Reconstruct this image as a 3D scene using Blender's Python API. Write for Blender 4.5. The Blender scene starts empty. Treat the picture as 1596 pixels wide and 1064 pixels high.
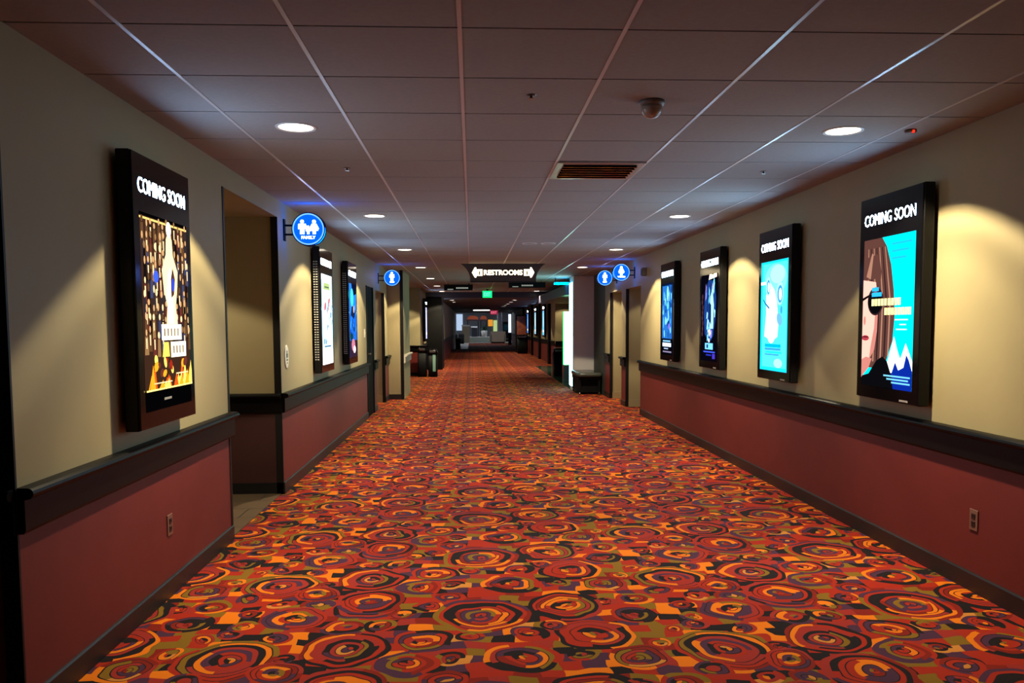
import bpy, bmesh, math, random
from mathutils import Matrix, Vector
random.seed(7)
D = bpy.data
SC = bpy.context.scene
COL = SC.collection
PI = math.pi

# ------------------------------------------------------------------ room numbers (metres)
XL, XR, H = -1.659, 2.731, 2.552          # left wall, right wall, ceiling
EYE = 1.469
TILE, TX0, TY0 = 0.61, -1.2553, 3.0891     # ceiling grid
CD = 0.095                                  # depth of a poster case
RAIL_TOP, RAIL_BOT = 0.885, 0.715

# ------------------------------------------------------------------ materials
MATS = {}
def srgb(c):
    return tuple(((v / 255) / 12.92 if v / 255 <= 0.04045 else ((v / 255 + 0.055) / 1.055) ** 2.4) for v in c)

def pmat(name, rgb, rough=0.6, metal=0.0, spec=0.5, noise=0.0, nscale=30.0, bump=0.0, bscale=200.0, coat=0.0):
    if name in MATS: return MATS[name]
    m = D.materials.new(name); m.use_nodes = True
    nt = m.node_tree; b = nt.nodes['Principled BSDF']
    c = srgb(rgb)
    b.inputs['Base Color'].default_value = (*c, 1)
    b.inputs['Roughness'].default_value = rough
    b.inputs['Metallic'].default_value = metal
    b.inputs['Specular IOR Level'].default_value = spec
    if coat: b.inputs['Coat Weight'].default_value = coat
    if noise or bump:
        tc = nt.nodes.new('ShaderNodeTexCoord')
        if noise:
            n = nt.nodes.new('ShaderNodeTexNoise'); n.inputs['Scale'].default_value = nscale; n.inputs['Detail'].default_value = 4
            nt.links.new(tc.outputs['Object'], n.inputs['Vector'])
            r = nt.nodes.new('ShaderNodeValToRGB')
            r.color_ramp.elements[0].position = 0.3; r.color_ramp.elements[1].position = 0.7
            r.color_ramp.elements[0].color = (*[v * (1 - noise) for v in c], 1)
            r.color_ramp.elements[1].color = (*[min(1, v * (1 + noise)) for v in c], 1)
            nt.links.new(n.outputs['Fac'], r.inputs['Fac']); nt.links.new(r.outputs['Color'], b.inputs['Base Color'])
        if bump:
            n2 = nt.nodes.new('ShaderNodeTexNoise'); n2.inputs['Scale'].default_value = bscale
            nt.links.new(tc.outputs['Object'], n2.inputs['Vector'])
            bp = nt.nodes.new('ShaderNodeBump'); bp.inputs['Strength'].default_value = bump; bp.inputs['Distance'].default_value = 0.002
            nt.links.new(n2.outputs['Fac'], bp.inputs['Height']); nt.links.new(bp.outputs['Normal'], b.inputs['Normal'])
    MATS[name] = m
    return m

def emat(rgb, strength=1.0):
    key = 'glow_%d_%d_%d_%g' % (*rgb, strength)
    if key in MATS: return MATS[key]
    m = D.materials.new(key); m.use_nodes = True
    nt = m.node_tree; nt.nodes.remove(nt.nodes['Principled BSDF'])
    e = nt.nodes.new('ShaderNodeEmission'); e.inputs['Color'].default_value = (*srgb(rgb), 1); e.inputs['Strength'].default_value = strength
    nt.links.new(e.outputs[0], nt.nodes['Material Output'].inputs['Surface'])
    MATS[key] = m
    return m

WALL = pmat('cream_wall_paint', (150, 138, 102), 0.55, spec=0.35, noise=0.03, nscale=3, bump=0.12, bscale=260)
RED = pmat('red_wainscot_covering', (100, 33, 29), 0.5, spec=0.4, noise=0.06, nscale=6, bump=0.15, bscale=320)
RAILM = pmat('dark_stained_rail', (6, 6, 7), 0.42, spec=0.12)
BASEM = pmat('dark_vinyl_base', (24, 20, 19), 0.45)
GUARD = pmat('black_corner_metal', (12, 11, 12), 0.5, spec=0.25)
BLACK = pmat('black_satin', (10, 10, 11), 0.6, spec=0.12)
GLASS = pmat('black_glossy_glass', (5, 5, 7), 0.10, spec=0.2)
CASEM = pmat('black_case_metal', (8, 8, 10), 0.5, spec=0.25)
TILEM = pmat('acoustic_ceiling_tile', (152, 152, 148), 0.9, spec=0.1, noise=0.04, nscale=40, bump=0.2, bscale=160)
GRID = pmat('ceiling_grid_metal', (196, 196, 194), 0.3, spec=0.6)
TRIMW = pmat('white_light_trim', (205, 203, 198), 0.4)
GREY = pmat('grey_painted_pillar', (208, 202, 200), 0.5, noise=0.03)
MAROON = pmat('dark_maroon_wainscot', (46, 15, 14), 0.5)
DGREEN = pmat('shaded_green_wall', (44, 54, 46), 0.6)  # dark green carries the shade on the right wall beside the pillar
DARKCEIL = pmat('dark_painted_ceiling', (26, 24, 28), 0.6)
NAVY = pmat('dark_navy_beam', (40, 38, 58), 0.4)
CHROME = pmat('polished_chrome', (200, 198, 196), 0.12, metal=1.0)
STEEL = pmat('brushed_steel', (150, 148, 145), 0.3, metal=1.0)
PLASTIC = pmat('grey_plastic', (120, 112, 104), 0.45)
IVORY = pmat('ivory_plastic', (222, 216, 196), 0.4)
OUTM = pmat('brown_outlet_plastic', (112, 78, 66), 0.4)
BROWN = pmat('dark_brown_metal', (62, 48, 40), 0.4)
BEIGE = pmat('beige_upholstery', (150, 134, 110), 0.7, noise=0.08)
LOBBYW = pmat('lobby_grey_paint', (150, 152, 160), 0.6)
PALEF = pmat('pale_lobby_tile', (176, 172, 160), 0.4, noise=0.05, nscale=2)
LEAF = pmat('green_leaf', (30, 62, 38), 0.6)
ORANGE = pmat('orange_canopy_fabric', (196, 84, 40), 0.7)

def tilefloor(name, rgb, grout, rough, sx, sy):
    m = D.materials.new(name); m.use_nodes = True; nt = m.node_tree; b = nt.nodes['Principled BSDF']
    tc = nt.nodes.new('ShaderNodeTexCoord'); br = nt.nodes.new('ShaderNodeTexBrick')
    br.inputs['Color1'].default_value = (*srgb(rgb), 1); br.inputs['Color2'].default_value = (*[v * .85 for v in srgb(rgb)], 1)
    br.inputs['Mortar'].default_value = (*srgb(grout), 1); br.inputs['Scale'].default_value = 1
    br.inputs['Brick Width'].default_value = sx; br.inputs['Row Height'].default_value = sy; br.inputs['Mortar Size'].default_value = 0.006
    nt.links.new(tc.outputs['Object'], br.inputs['Vector']); nt.links.new(br.outputs['Color'], b.inputs['Base Color'])
    b.inputs['Roughness'].default_value = rough
    return m
TILEBROWN = tilefloor('brown_plank_tile', (88, 72, 54), (50, 42, 34), 0.35, 0.9, 0.3)
TILEDARK = tilefloor('green_glow_tile', (50, 74, 60), (30, 40, 36), 0.06, 0.6, 0.6)  # green in the tile colour stands for the cyan glow it reflects

def carpet():
    """loud carpet: rings of many colours laid over coloured blocks, repeating every 2.23 x 1.03 m"""
    m = D.materials.new('ring_pattern_carpet'); m.use_nodes = True; nt = m.node_tree; N = nt.nodes; L = nt.links
    b = N['Principled BSDF']; b.inputs['Roughness'].default_value = 0.95; b.inputs['Specular IOR Level'].default_value = 0.1
    tc = N.new('ShaderNodeTexCoord'); sep = N.new('ShaderNodeSeparateXYZ')
    nz = N.new('ShaderNodeTexNoise'); nz.inputs['Scale'].default_value = 5; nz.inputs['Detail'].default_value = 1
    L.new(tc.outputs['Object'], nz.inputs['Vector'])
    vs = N.new('ShaderNodeVectorMath'); vs.operation = 'SUBTRACT'; vs.inputs[1].default_value = (.5, .5, .5); L.new(nz.outputs['Color'], vs.inputs[0])
    vm = N.new('ShaderNodeVectorMath'); vm.operation = 'SCALE'; vm.inputs['Scale'].default_value = 0.09; L.new(vs.outputs[0], vm.inputs[0])
    va = N.new('ShaderNodeVectorMath'); va.operation = 'ADD'; L.new(tc.outputs['Object'], va.inputs[0]); L.new(vm.outputs[0], va.inputs[1])
    L.new(va.outputs[0], sep.inputs[0]); X0, Y0 = sep.outputs['X'], sep.outputs['Y']
    def mth(op, a, bb=None, c=None):
        n = N.new('ShaderNodeMath'); n.operation = op
        for k, v in enumerate((a, bb, c)):
            if v is None: continue
            if isinstance(v, (int, float)): n.inputs[k].default_value = v
            else: L.new(v, n.inputs[k])
        return n.outputs[0]
    def comb(a, bb, c):
        n = N.new('ShaderNodeCombineXYZ')
        for k, v in enumerate((a, bb, c)):
            if isinstance(v, (int, float)): n.inputs[k].default_value = v
            else: L.new(v, n.inputs[k])
        return n.outputs[0]
    def white(v):
        n = N.new('ShaderNodeTexWhiteNoise'); n.noise_dimensions = '3D'; L.new(v, n.inputs['Vector']); return n.outputs['Value']
    PX, PY = 2.23, 1.03
    MOT = [(.21, 3.54, .168), (-.30, 3.50, .13), (-.59, 3.67, .20), (-.56, 4.24, .18), (-.63, 3.95, .105), (-.46, 3.96, .09),
           (-.24, 3.75, .14), (.04, 4.08, .24), (.48, 4.19, .207), (.575, 3.79, .19), (.86, 4.28, .10), (.815, 4.04, .12),
           (.735, 3.51, .14), (1.14, 4.61 - 1.03, .22), (1.33, 4.08, .163), (1.675, 4.32, .19), (1.02, 4.40, .08), (1.38, 4.46, .12),
           (1.10, 4.0, .07), (.40, 3.92, .07)]
    R = random.Random(21); small = []
    while len(small) < 16:
        q = (R.uniform(-.6, 1.63), R.uniform(3.5, 4.53), R.uniform(.055, .10))
        if all(math.hypot((q[0] - m_[0] + PX / 2) % PX - PX / 2, (q[1] - m_[1] + PY / 2) % PY - PY / 2) > m_[2] * .9 + q[2] * .6 for m_ in MOT + small): small.append(q)
        elif R.random() < .002: break
    MOT = small + MOT
    cx = mth('WRAP', X0, PX, 0.0); cy = mth('WRAP', Y0, PY, 0.0)
    # blocks behind the rings
    row = mth('FLOOR', mth('DIVIDE', cy, PY / 13)); off = white(comb(row, 3.0, 1.0))
    colx = mth('FLOOR', mth('DIVIDE', mth('WRAP', mth('ADD', cx, off), PX, 0.0), PX / 22))
    dist = mth('ADD', mth('MULTIPLY', colx, 0.05), 0.0); idn = comb(colx, row, 9.0)
    ringv = mth('MULTIPLY', colx, 1.0); sect = row; ident = None
    cur_d, cur_a, cur_id = None, None, None
    D_, A_, I_ = 9.0, 0.0, -1.0
    for k, (mx, my, r) in enumerate(MOT):
        dx = mth('WRAP', mth('SUBTRACT', X0, mx), PX / 2, -PX / 2)
        dy = mth('WRAP', mth('SUBTRACT', Y0, my), PY / 2, -PY / 2)
        d = mth('SQRT', mth('ADD', mth('MULTIPLY', dx, dx), mth('MULTIPLY', dy, dy)))
        inside = mth('LESS_THAN', d, r)
        def sel(old, new):
            n = N.new('ShaderNodeMix'); n.data_type = 'FLOAT'
            L.new(inside, n.inputs['Factor'])
            for i, v in ((2, old), (3, new)):
                if isinstance(v, (int, float)): n.inputs[i].default_value = v
                else: L.new(v, n.inputs[i])
            return n.outputs[0]
        D_ = sel(D_, mth('DIVIDE', d, r / max(3, round(r / .026))))
        A_ = sel(A_, mth('ARCTAN2', dy, dx))
        I_ = sel(I_, float(k + 1))
    ring = mth('FLOOR', D_)
    turn = white(comb(ring, I_, 5.0))
    sector = mth('FLOOR', mth('MULTIPLY', mth('WRAP', mth('ADD', mth('DIVIDE', A_, 2 * PI), turn), 1.0, 0.0), 2.7))
    vr = white(comb(ring, sector, I_))
    vb = white(comb(colx, row, 21.0))
    ism = mth('GREATER_THAN', I_, 0.0)
    mx_ = N.new('ShaderNodeMix'); mx_.data_type = 'FLOAT'; L.new(ism, mx_.inputs['Factor']); L.new(vb, mx_.inputs[2]); L.new(vr, mx_.inputs[3])
    ramp = N.new('ShaderNodeValToRGB'); cr = ramp.color_ramp; cr.interpolation = 'CONSTANT'
    stops = [(0, (176, 46, 26)), (.23, (34, 27, 30)), (.40, (246, 130, 20)), (.50, (166, 50, 42)), (.64, (140, 104, 30)),
             (.76, (82, 48, 74)), (.89, (140, 36, 24)), (.985, (220, 142, 62))]
    while len(cr.elements) < len(stops): cr.elements.new(0.5)
    for e, (p, c) in zip(cr.elements, stops): e.position = p; e.color = (*[v * .49 for v in srgb(c)], 1)
    L.new(mx_.outputs[0], ramp.inputs['Fac'])
    fr = mth('SUBTRACT', D_, ring)
    edge = mth('MULTIPLY', mth('MULTIPLY', mth('LESS_THAN', fr, 0.2), mth('GREATER_THAN', white(comb(ring, I_, 31.0)), 0.35)), ism)
    oc = N.new('ShaderNodeMix'); oc.data_type = 'RGBA'; L.new(edge, oc.inputs['Factor']); L.new(ramp.outputs['Color'], oc.inputs[6]); oc.inputs[7].default_value = (*[v * .5 for v in srgb((44, 30, 34))], 1)
    # pile variation
    n2 = N.new('ShaderNodeTexNoise'); n2.inputs['Scale'].default_value = 260; L.new(tc.outputs['Object'], n2.inputs['Vector'])
    mm = N.new('ShaderNodeMix'); mm.data_type = 'RGBA'; mm.blend_type = 'MULTIPLY'; mm.inputs['Factor'].default_value = 0.5
    L.new(oc.outputs[2], mm.inputs[6]); L.new(n2.outputs['Color'], mm.inputs[7])
    r2 = N.new('ShaderNodeMapRange'); r2.inputs['To Min'].default_value = .75; r2.inputs['To Max'].default_value = 1.25
    L.new(n2.outputs['Fac'], r2.inputs['Value']); L.new(r2.outputs[0], mm.inputs[7]); mm.inputs['Factor'].default_value = 1
    L.new(mm.outputs[2], b.inputs['Base Color'])
    return m
CARPET = carpet()

# ------------------------------------------------------------------ mesh helpers
class MB:
    """collects shapes; build() links them as ONE mesh object"""
    def __init__(s): s.v = []; s.f = []; s.m = []; s.mats = []; s.sm = []
    def mi(s, mat):
        if mat not in s.mats: s.mats.append(mat)
        return s.mats.index(mat)
    def face(s, pts, mat, smooth=False):
        i = len(s.v); s.v += [tuple(p) for p in pts]; s.f.append(list(range(i, i + len(pts)))); s.m.append(s.mi(mat)); s.sm.append(smooth)
    def box(s, x0, x1, y0, y1, z0, z1, mat):
        i = len(s.v); k = s.mi(mat)
        s.v += [(x0, y0, z0), (x1, y0, z0), (x1, y1, z0), (x0, y1, z0), (x0, y0, z1), (x1, y0, z1), (x1, y1, z1), (x0, y1, z1)]
        for q in ((3, 2, 1, 0), (4, 5, 6, 7), (0, 1, 5, 4), (1, 2, 6, 5), (2, 3, 7, 6), (3, 0, 4, 7)):
            s.f.append([i + j for j in q]); s.m.append(k); s.sm.append(False)
        return s
    def loft(s, rings, mat, caps=True, smooth=True):
        """rings: lists of points with equal length"""
        k = s.mi(mat); n = len(rings[0]); base = len(s.v)
        for r in rings: s.v += [tuple(p) for p in r]
        for a in range(len(rings) - 1):
            for j in range(n):
                s.f.append([base + a * n + j, base + a * n + (j + 1) % n, base + (a + 1) * n + (j + 1) % n, base + (a + 1) * n + j]); s.m.append(k); s.sm.append(smooth)
        if caps:
            s.f.append([base + j for j in reversed(range(n))]); s.m.append(k); s.sm.append(False)
            s.f.append([base + (len(rings) - 1) * n + j for j in range(n)]); s.m.append(k); s.sm.append(False)
        return s
    def lathe(s, prof, mat, c=(0, 0, 0), axis='Z', n=32, caps=True, smooth=True):
        rings = []
        for r, h in prof:
            ring = []
            for j in range(n):
                a = 2 * PI * j / n
                p = (r * math.cos(a), r * math.sin(a), h)
                if axis == 'Y': p = (p[0], p[2], p[1])
                if axis == 'X': p = (p[2], p[0], p[1])
                ring.append((p[0] + c[0], p[1] + c[1], p[2] + c[2]))
            rings.append(ring)
        return s.loft(rings, mat, caps, smooth)
    def prism_y(s, prof, y0, y1, mat, smooth=False):   # prof: list of (x, z)
        return s.loft([[(x, y0, z) for x, z in prof], [(x, y1, z) for x, z in prof]], mat, True, smooth)
    def prism_x(s, prof, x0, x1, mat, smooth=False):   # prof: list of (y, z)
        return s.loft([[(x0, y, z) for y, z in prof], [(x1, y, z) for y, z in prof]], mat, True, smooth)
    def build(s, name, parent=None, loc=None, bevel=0.0, fix=True, segs=2):
        me = D.meshes.new(name); me.from_pydata(s.v, [], s.f)
        for mt in s.mats: me.materials.append(mt)
        for p, k, q in zip(me.polygons, s.m, s.sm): p.material_index = k; p.use_smooth = q
        if fix:
            bm = bmesh.new(); bm.from_mesh(me); bmesh.ops.recalc_face_normals(bm, faces=bm.faces); bm.to_mesh(me); bm.free()
        o = D.objects.new(name, me); COL.objects.link(o)
        if parent: o.parent = parent
        if loc: o.location = loc
        if bevel:
            b = o.modifiers.new('bevel', 'BEVEL'); b.width = bevel; b.segments = segs; b.limit_method = 'ANGLE'; b.angle_limit = 0.7
        return o

def tag(o, label, cat, group=None, kind=None):
    if label: o['label'] = label
    if cat: o['category'] = cat
    if group: o['group'] = group
    if kind: o['kind'] = kind
    return o
def thing(name, label, cat, loc=(0, 0, 0), group=None):
    o = D.objects.new(name, None); COL.objects.link(o); o.location = loc; o.empty_display_size = 0.1
    return tag(o, label, cat, group)
def struct(o): o['kind'] = 'structure'; return o
def copy_tree(o, parent=None):
    c = o.copy(); COL.objects.link(c)
    if parent: c.parent = parent
    for ch in list(o.children): copy_tree(ch, c)
    return c

TEXTS = {}
def text_polys(txt, bold=0.0, spacing=1.0):
    key = (txt, bold, spacing)
    if key not in TEXTS:
        cu = D.curves.new('lettering', 'FONT'); cu.body = txt; cu.size = 1; cu.offset = bold; cu.space_character = spacing; cu.resolution_u = 3
        ob = D.objects.new('lettering', cu); COL.objects.link(ob)
        bpy.context.view_layer.update()
        me = D.meshes.new_from_object(ob.evaluated_get(bpy.context.evaluated_depsgraph_get()))
        P = [[(me.vertices[i].co.x, me.vertices[i].co.y) for i in p.vertices] for p in me.polygons]
        xs = [x for p in P for x, y in p]; ys = [y for p in P for x, y in p]
        bb = (min(xs), max(xs), min(ys), max(ys))
        D.objects.remove(ob); D.curves.remove(cu); D.meshes.remove(me)
        TEXTS[key] = [[((x - bb[0]) / (bb[1] - bb[0]), (y - bb[2]) / (bb[3] - bb[2])) for x, y in p] for p in P]
    return TEXTS[key]

class Plane2:
    """a flat picture plane: (u, v) in metres -> local point, layers stand 0.4 mm apart"""
    def __init__(s, mb, o, du, dv, n): s.mb = mb; s.o = Vector(o); s.du = Vector(du); s.dv = Vector(dv); s.n = Vector(n); s.k = 0
    def pt(s, u, v): return s.o + s.du * u + s.dv * v + s.n * (s.step * s.k)
    clip = None; step = 0.0004
    def poly(s, pts, mat):
        if s.clip:
            for ax, lim, sg in ((0, 0, 1), (0, s.clip[0], -1), (1, 0, 1), (1, s.clip[1], -1)):
                out = []
                for j in range(len(pts)):
                    a, b = pts[j - 1], pts[j]; da, db = (a[ax] - lim) * sg, (b[ax] - lim) * sg
                    if (da >= 0) != (db >= 0):
                        q = da / (da - db); out.append((a[0] + (b[0] - a[0]) * q, a[1] + (b[1] - a[1]) * q))
                    if db >= 0: out.append(b)
                pts = out
                if len(pts) < 3: return
        s.k += 1; s.mb.face([s.pt(u, v) for u, v in pts], mat)
    def rect(s, u0, v0, u1, v1, mat): s.poly([(u0, v0), (u1, v0), (u1, v1), (u0, v1)], mat)
    def ell(s, cu, cv, ru, rv, mat, n=20, rot=0.0):
        ca, sa = math.cos(rot), math.sin(rot)
        s.poly([(cu + ru * math.cos(a) * ca - rv * math.sin(a) * sa, cv + ru * math.cos(a) * sa + rv * math.sin(a) * ca) for a in [2 * PI * j / n for j in range(n)]], mat)
    def ring(s, cu, cv, r0, r1, mat, n=40):
        s.k += 1
        for j in range(n):
            a, b = 2 * PI * j / n, 2 * PI * (j + 1) / n
            s.mb.face([s.pt(cu + r * math.cos(t) , cv + r * math.sin(t)) for r, t in ((r0, a), (r1, a), (r1, b), (r0, b))], mat)
    def text(s, txt, u0, v0, u1, v1, mat, bold=0.0, spacing=1.0):
        s.k += 1
        for p in text_polys(txt, bold, spacing): s.mb.face([s.pt(u0 + x * (u1 - u0), v0 + y * (v1 - v0)) for x, y in p], mat)

# ------------------------------------------------------------------ the shell
def wallboxes(name, boxes):
    for x0, x1, y0, y1, z0, z1, split in boxes:
        mb = MB()
        if split in (1, 5):
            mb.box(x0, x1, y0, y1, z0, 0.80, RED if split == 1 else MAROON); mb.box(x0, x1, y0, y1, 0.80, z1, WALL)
        else:
            mb.box(x0, x1, y0, y1, z0, z1, {0: WALL, 2: DGREEN, 3: LOBBYW, 4: BLACK}[split])
        struct(mb.build(name, fix=False))
T = 0.2
wallboxes('wall_left', [
    (XL - T, XL, -6, 1.5, 0, H, 1), (XL - T, XL, 1.5, 3.03, 2.40, H, 0), (XL - T, XL, 3.03, 5.66, 0, H, 1),
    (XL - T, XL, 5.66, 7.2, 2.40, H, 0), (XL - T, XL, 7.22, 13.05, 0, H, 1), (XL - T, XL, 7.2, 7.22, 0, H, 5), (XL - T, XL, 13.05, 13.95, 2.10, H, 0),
    (XL - T, XL, 13.95, 14.35, 0, H, 1), (XL - T, XL, 14.35, 15.75, 2.08, H, 0), (XL - T, XL, 15.77, 16.4, 0, H, 1), (XL - T, XL, 15.75, 15.77, 0, H, 0),
    (XL - T, -1.36, 16.4, 18.1, 0, H, 0),
    (-3.4, XL - T, 3.03, 3.19, 0, 2.4, 1), (-3.4, XL - T, 1.34, 1.5, 0, 2.4, 1), (-3.56, -3.4, 1.34, 3.19, 0, 2.4, 1),
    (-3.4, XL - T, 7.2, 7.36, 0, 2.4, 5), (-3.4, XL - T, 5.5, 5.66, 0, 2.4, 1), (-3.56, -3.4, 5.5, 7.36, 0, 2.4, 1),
    (-3.4, XL - T, 15.75, 15.91, 0, 2.4, 0), (-3.4, XL - T, 14.19, 14.35, 0, 2.4, 0), (-3.56, -3.4, 14.19, 15.91, 0, 2.4, 0),
    (-4.45, XL - T, 17.94, 18.1, 0, H, 1), (-4.6, -4.45, 17.94, 24.15, 0, H, 1), (-4.45, -1.5, 24.0, 24.15, 0, H, 1),
    (-1.7, -1.5, 24.15, 27.2, 0, H, 1), (-1.9, -0.98, 27.2, 29.0, 0, 2.40, 4), (-1.4, -1.15, 29.0, 58, 0, 2.40, 1)])
wallboxes('wall_right', [
    (XR, XR + T, -6, 13.2, 0, H, 1), (XR, XR + T, 13.2, 14.47, 2.09, H, 0), (XR, XR + T, 14.49, 14.9, 0, H, 1), (XR, XR + T, 14.47, 14.49, 0, H, 0),
    (XR, XR + T, 14.9, 16.15, 2.09, H, 0), (XR, XR + T, 16.17, 16.75, 0, H, 1), (XR, XR + T, 16.15, 16.17, 0, H, 0), (XR, XR + T, 16.75, 18.3, 0, H, 2),
    (XR + T, 4.4, 13.04, 13.2, 0, 2.4, 0), (XR + T, 4.4, 14.47, 14.63, 0, 2.4, 0), (4.4, 4.56, 13.04, 14.63, 0, 2.4, 0),
    (XR + T, 4.4, 14.74, 14.9, 0, 2.4, 0), (XR + T, 4.4, 16.15, 16.31, 0, 2.4, 0), (4.4, 4.56, 14.74, 16.31, 0, 2.4, 0),
    (XR + T, 6.0, 18.14, 18.3, 0, H, 2), (6.0, 6.16, 18.14, 29.15, 0, H, 2), (2.95, 6.0, 29.0, 29.15, 0, H, 1), (2.95, 3.15, 29.15, 60, 0, 2.40, 1)])
struct(MB().box(2.27, 2.79, 18.3, 18.95, 0, H, GREY).build('wall_pillar', bevel=0.012))
wallboxes('wall_back', [(XL - T, XR + T, -6.2, -6, 0, H, 1)])
wallboxes('wall_lobby', [(-6, 8, 86, 86.2, 0, 3.2, 3), (-6.2, -6, 58, 86.2, 0, 3.2, 3), (8, 8.2, 60, 86.2, 0, 3.2, 3),
                         (-6, -1.4, 57.8, 58, 0, 3.2, 3), (3.15, 8, 59.8, 60, 0, 3.2, 3)])

# floors
fl = struct(MB().box(-4.6, 6.2, -6, 67, -0.06, 0, CARPET).build('floor', fix=False))
struct(MB().box(-3.4, XL - 0.02, 5.66, 7.2, 0, 0.006, TILEBROWN).build('floor', fix=False))
struct(MB().box(-3.4, XL - 0.02, 1.5, 3.03, 0, 0.006, TILEBROWN).build('floor', fix=False))
struct(MB().box(2.23, XR, 17.5, 18.3, 0, 0.006, TILEDARK).build('floor', fix=False))
struct(MB().box(2.23, 6.0, 18.3, 29.0, 0, 0.006, TILEDARK).build('floor', fix=False))
struct(MB().box(-1.15, -.25, 50.5, 67, 0, 0.006, PALEF).build('floor', fix=False))
struct(MB().box(-6, 8, 67, 86, -0.06, 0, PALEF).build('floor', fix=False))

# ceiling of tegular tiles in a metal grid
LIGHTS_L = [(-0.9515, 4.629 + 3.66 * k) for k in range(0, 7)]
LIGHTS_R = [(2.105, 4.629 + 3.66 * k) for k in (0, 1, 2, 3, 6)]
VENT = (3, 4)
def ceiling():
    mb = MB()
    for j in range(-15, 40):
        y0 = TY0 + TILE * j; y1 = y0 + TILE
        if y1 < -6 or y0 > 27.2: continue
        for i in range(-6, 12):
            x0 = TX0 + TILE * i; x1 = x0 + TILE
            lo, hi = (XL - 0.0, XR) if y0 < 18.3 else (-4.45, 6.0)
            a, b = max(x0 + .006, lo), min(x1 - .006, hi)
            if b - a < 0.02 or (i, j) == VENT: continue
            c, d = max(y0 + .006, -6), min(y1 - .006, 27.2)
            if d - c < 0.02: continue
            mb.box(a, b, c, d, H, H + 0.008, TILEM)
    for i in range(-6, 13):
        x = TX0 + TILE * i
        if XL < x < XR: mb.box(x - .008, x + .008, -6, 27.2, H - .0025, H + .007, GRID)
    mb.box(-4.6, 6.16, -6.2, 27.2, H + 0.007, H + 0.03, GRID)
    return struct(mb.build('ceiling', fix=False))
ceiling()
mb = MB()
for x0, x1, y0, y1 in ((-3.4, XL - T, 5.66, 7.2), (-3.4, XL - T, 1.5, 3.03), (-3.4, XL - T, 14.35, 15.75), (XR + T, 4.4, 13.2, 14.47), (XR + T, 4.4, 14.9, 16.15)):
    mb.box(x0, x1, y0, y1, 2.40, 2.44, WALL)
struct(mb.build('ceiling', fix=False))
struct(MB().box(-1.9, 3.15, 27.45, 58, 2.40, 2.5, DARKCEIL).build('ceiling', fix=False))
struct(MB().box(-6, 8, 58, 86, 3.2, 3.3, LOBBYW).build('ceiling', fix=False))
struct(MB().box(-1.5, 3.12, 27.2, 27.45, 2.36, H, NAVY).build('trim_1', bevel=0.008))
struct(MB().box(2.2, 6.0, 19.3, 27.2, 2.16, 2.40, NAVY).build('trim_2', bevel=0.008))

# rails, skirting, corner guards
tn = [2]
def rail_prof(sgn, x):
    P = [(0, RAIL_TOP), (.040, RAIL_TOP)]
    for k in range(7):
        a = PI / 2 - PI * k / 6
        P.append((.040 + .021 * math.cos(a), RAIL_TOP - .021 + .021 * math.sin(a)))
    P += [(.028, RAIL_TOP - .045), (.028, RAIL_BOT + .012), (.020, RAIL_BOT), (0, RAIL_BOT)]
    return [(x + sgn * d, z) for d, z in P]
def next_trim():
    tn[0] += 1; return 'trim_%d' % tn[0]
for side, x, sgn, segs in (('left', XL, 1, [(-6, 1.5), (3.03, 5.69), (7.2, 13.05), (13.95, 14.38), (15.75, 16.4)]),
                           ('right', XR, -1, [(-6, 13.2), (14.47, 14.9), (16.15, 16.75)])):
    for y0, y1 in segs:
        struct(MB().prism_y(rail_prof(sgn, x), y0, y1, RAILM).build(next_trim()))
        struct(MB().prism_y([(x, 0), (x + sgn * .012, 0), (x + sgn * .012, .095), (x + sgn * .007, .103), (x, .103)], y0, min(y1, 5.66) if y1 == 5.69 else y1, BASEM).build('baseboard_' + side))
for y, x0, x1 in ((7.2, -3.4, XL), (3.03, -3.4, XL), (24.0, -4.4, -1.5)):
    struct(MB().prism_x([(y - d, z) for d, z in [(abs(p[0]), p[1]) for p in rail_prof(1, 0)]], x0, x1, RAILM).build(next_trim()))
    struct(MB().box(x0, x1, y - .012, y, 0, .10, GUARD).build('baseboard_left'))
for y, x0, x1 in ((14.47, XR + .05, 4.4), (16.15, XR + .05, 4.4)):
    struct(MB().box(x0, x1, y - .012, y, 0, .13, pmat('tan_tile_base', (150, 134, 100), .4)).build('baseboard_right'))
struct(MB().box(-3.4, XL - .05, 15.738, 15.75, 0, .13, pmat('tan_tile_base', (150, 134, 100), .4)).build('baseboard_left'))
struct(MB().box(XL, -1.36, 16.388, 16.4, 0, .10, BASEM).build('baseboard_left'))
struct(MB().prism_y(rail_prof(1, -1.36), 16.5, 18.1, pmat('pale_lit_rail', (190, 182, 160), .35)).build(next_trim()))  # pale colour stands for the light caught on this rail
for x0, x1 in ((2.95, 6.0),):
    struct(MB().prism_x([(29.0 - abs(d), z) for d, z in rail_prof(1, 0)], x0, x1, RAILM).build(next_trim()))
for x, sgn, y0, y1 in ((-1.5, 1, 24.15, 27.2), (-1.15, 1, 29.0, 58), (2.95, -1, 29.15, 60)):
    struct(MB().prism_y(rail_prof(sgn, x), y0, y1, RAILM).build(next_trim()))
for x0, x1, y0, y1, z1 in ((XL - .06, XL + .004, 3.018, 3.03, 2.40), (XL - .055, XL + .004, 7.188, 7.2, 2.40), (XL, XL + .005, 5.635, 5.665, 2.40),
                           (XL - .055, XL + .004, 15.738, 15.75, 2.08), (-1.415, -1.354, 16.386, 16.4, H),
                           (XR - .004, XR + .05, 14.458, 14.47, 2.09), (XR - .004, XR + .05, 16.138, 16.15, 2.09)):
    struct(MB().box(x0, x1, y0, y1, 0, z1, GUARD).build(next_trim()))
# far wall pilasters give the distant right wall its dark uprights
for y in (30.6, 35.0, 39.4, 46.0):
    struct(MB().box(2.86, 2.95, y, y + .5, 0, 2.40, BLACK).build(next_trim()))
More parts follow.
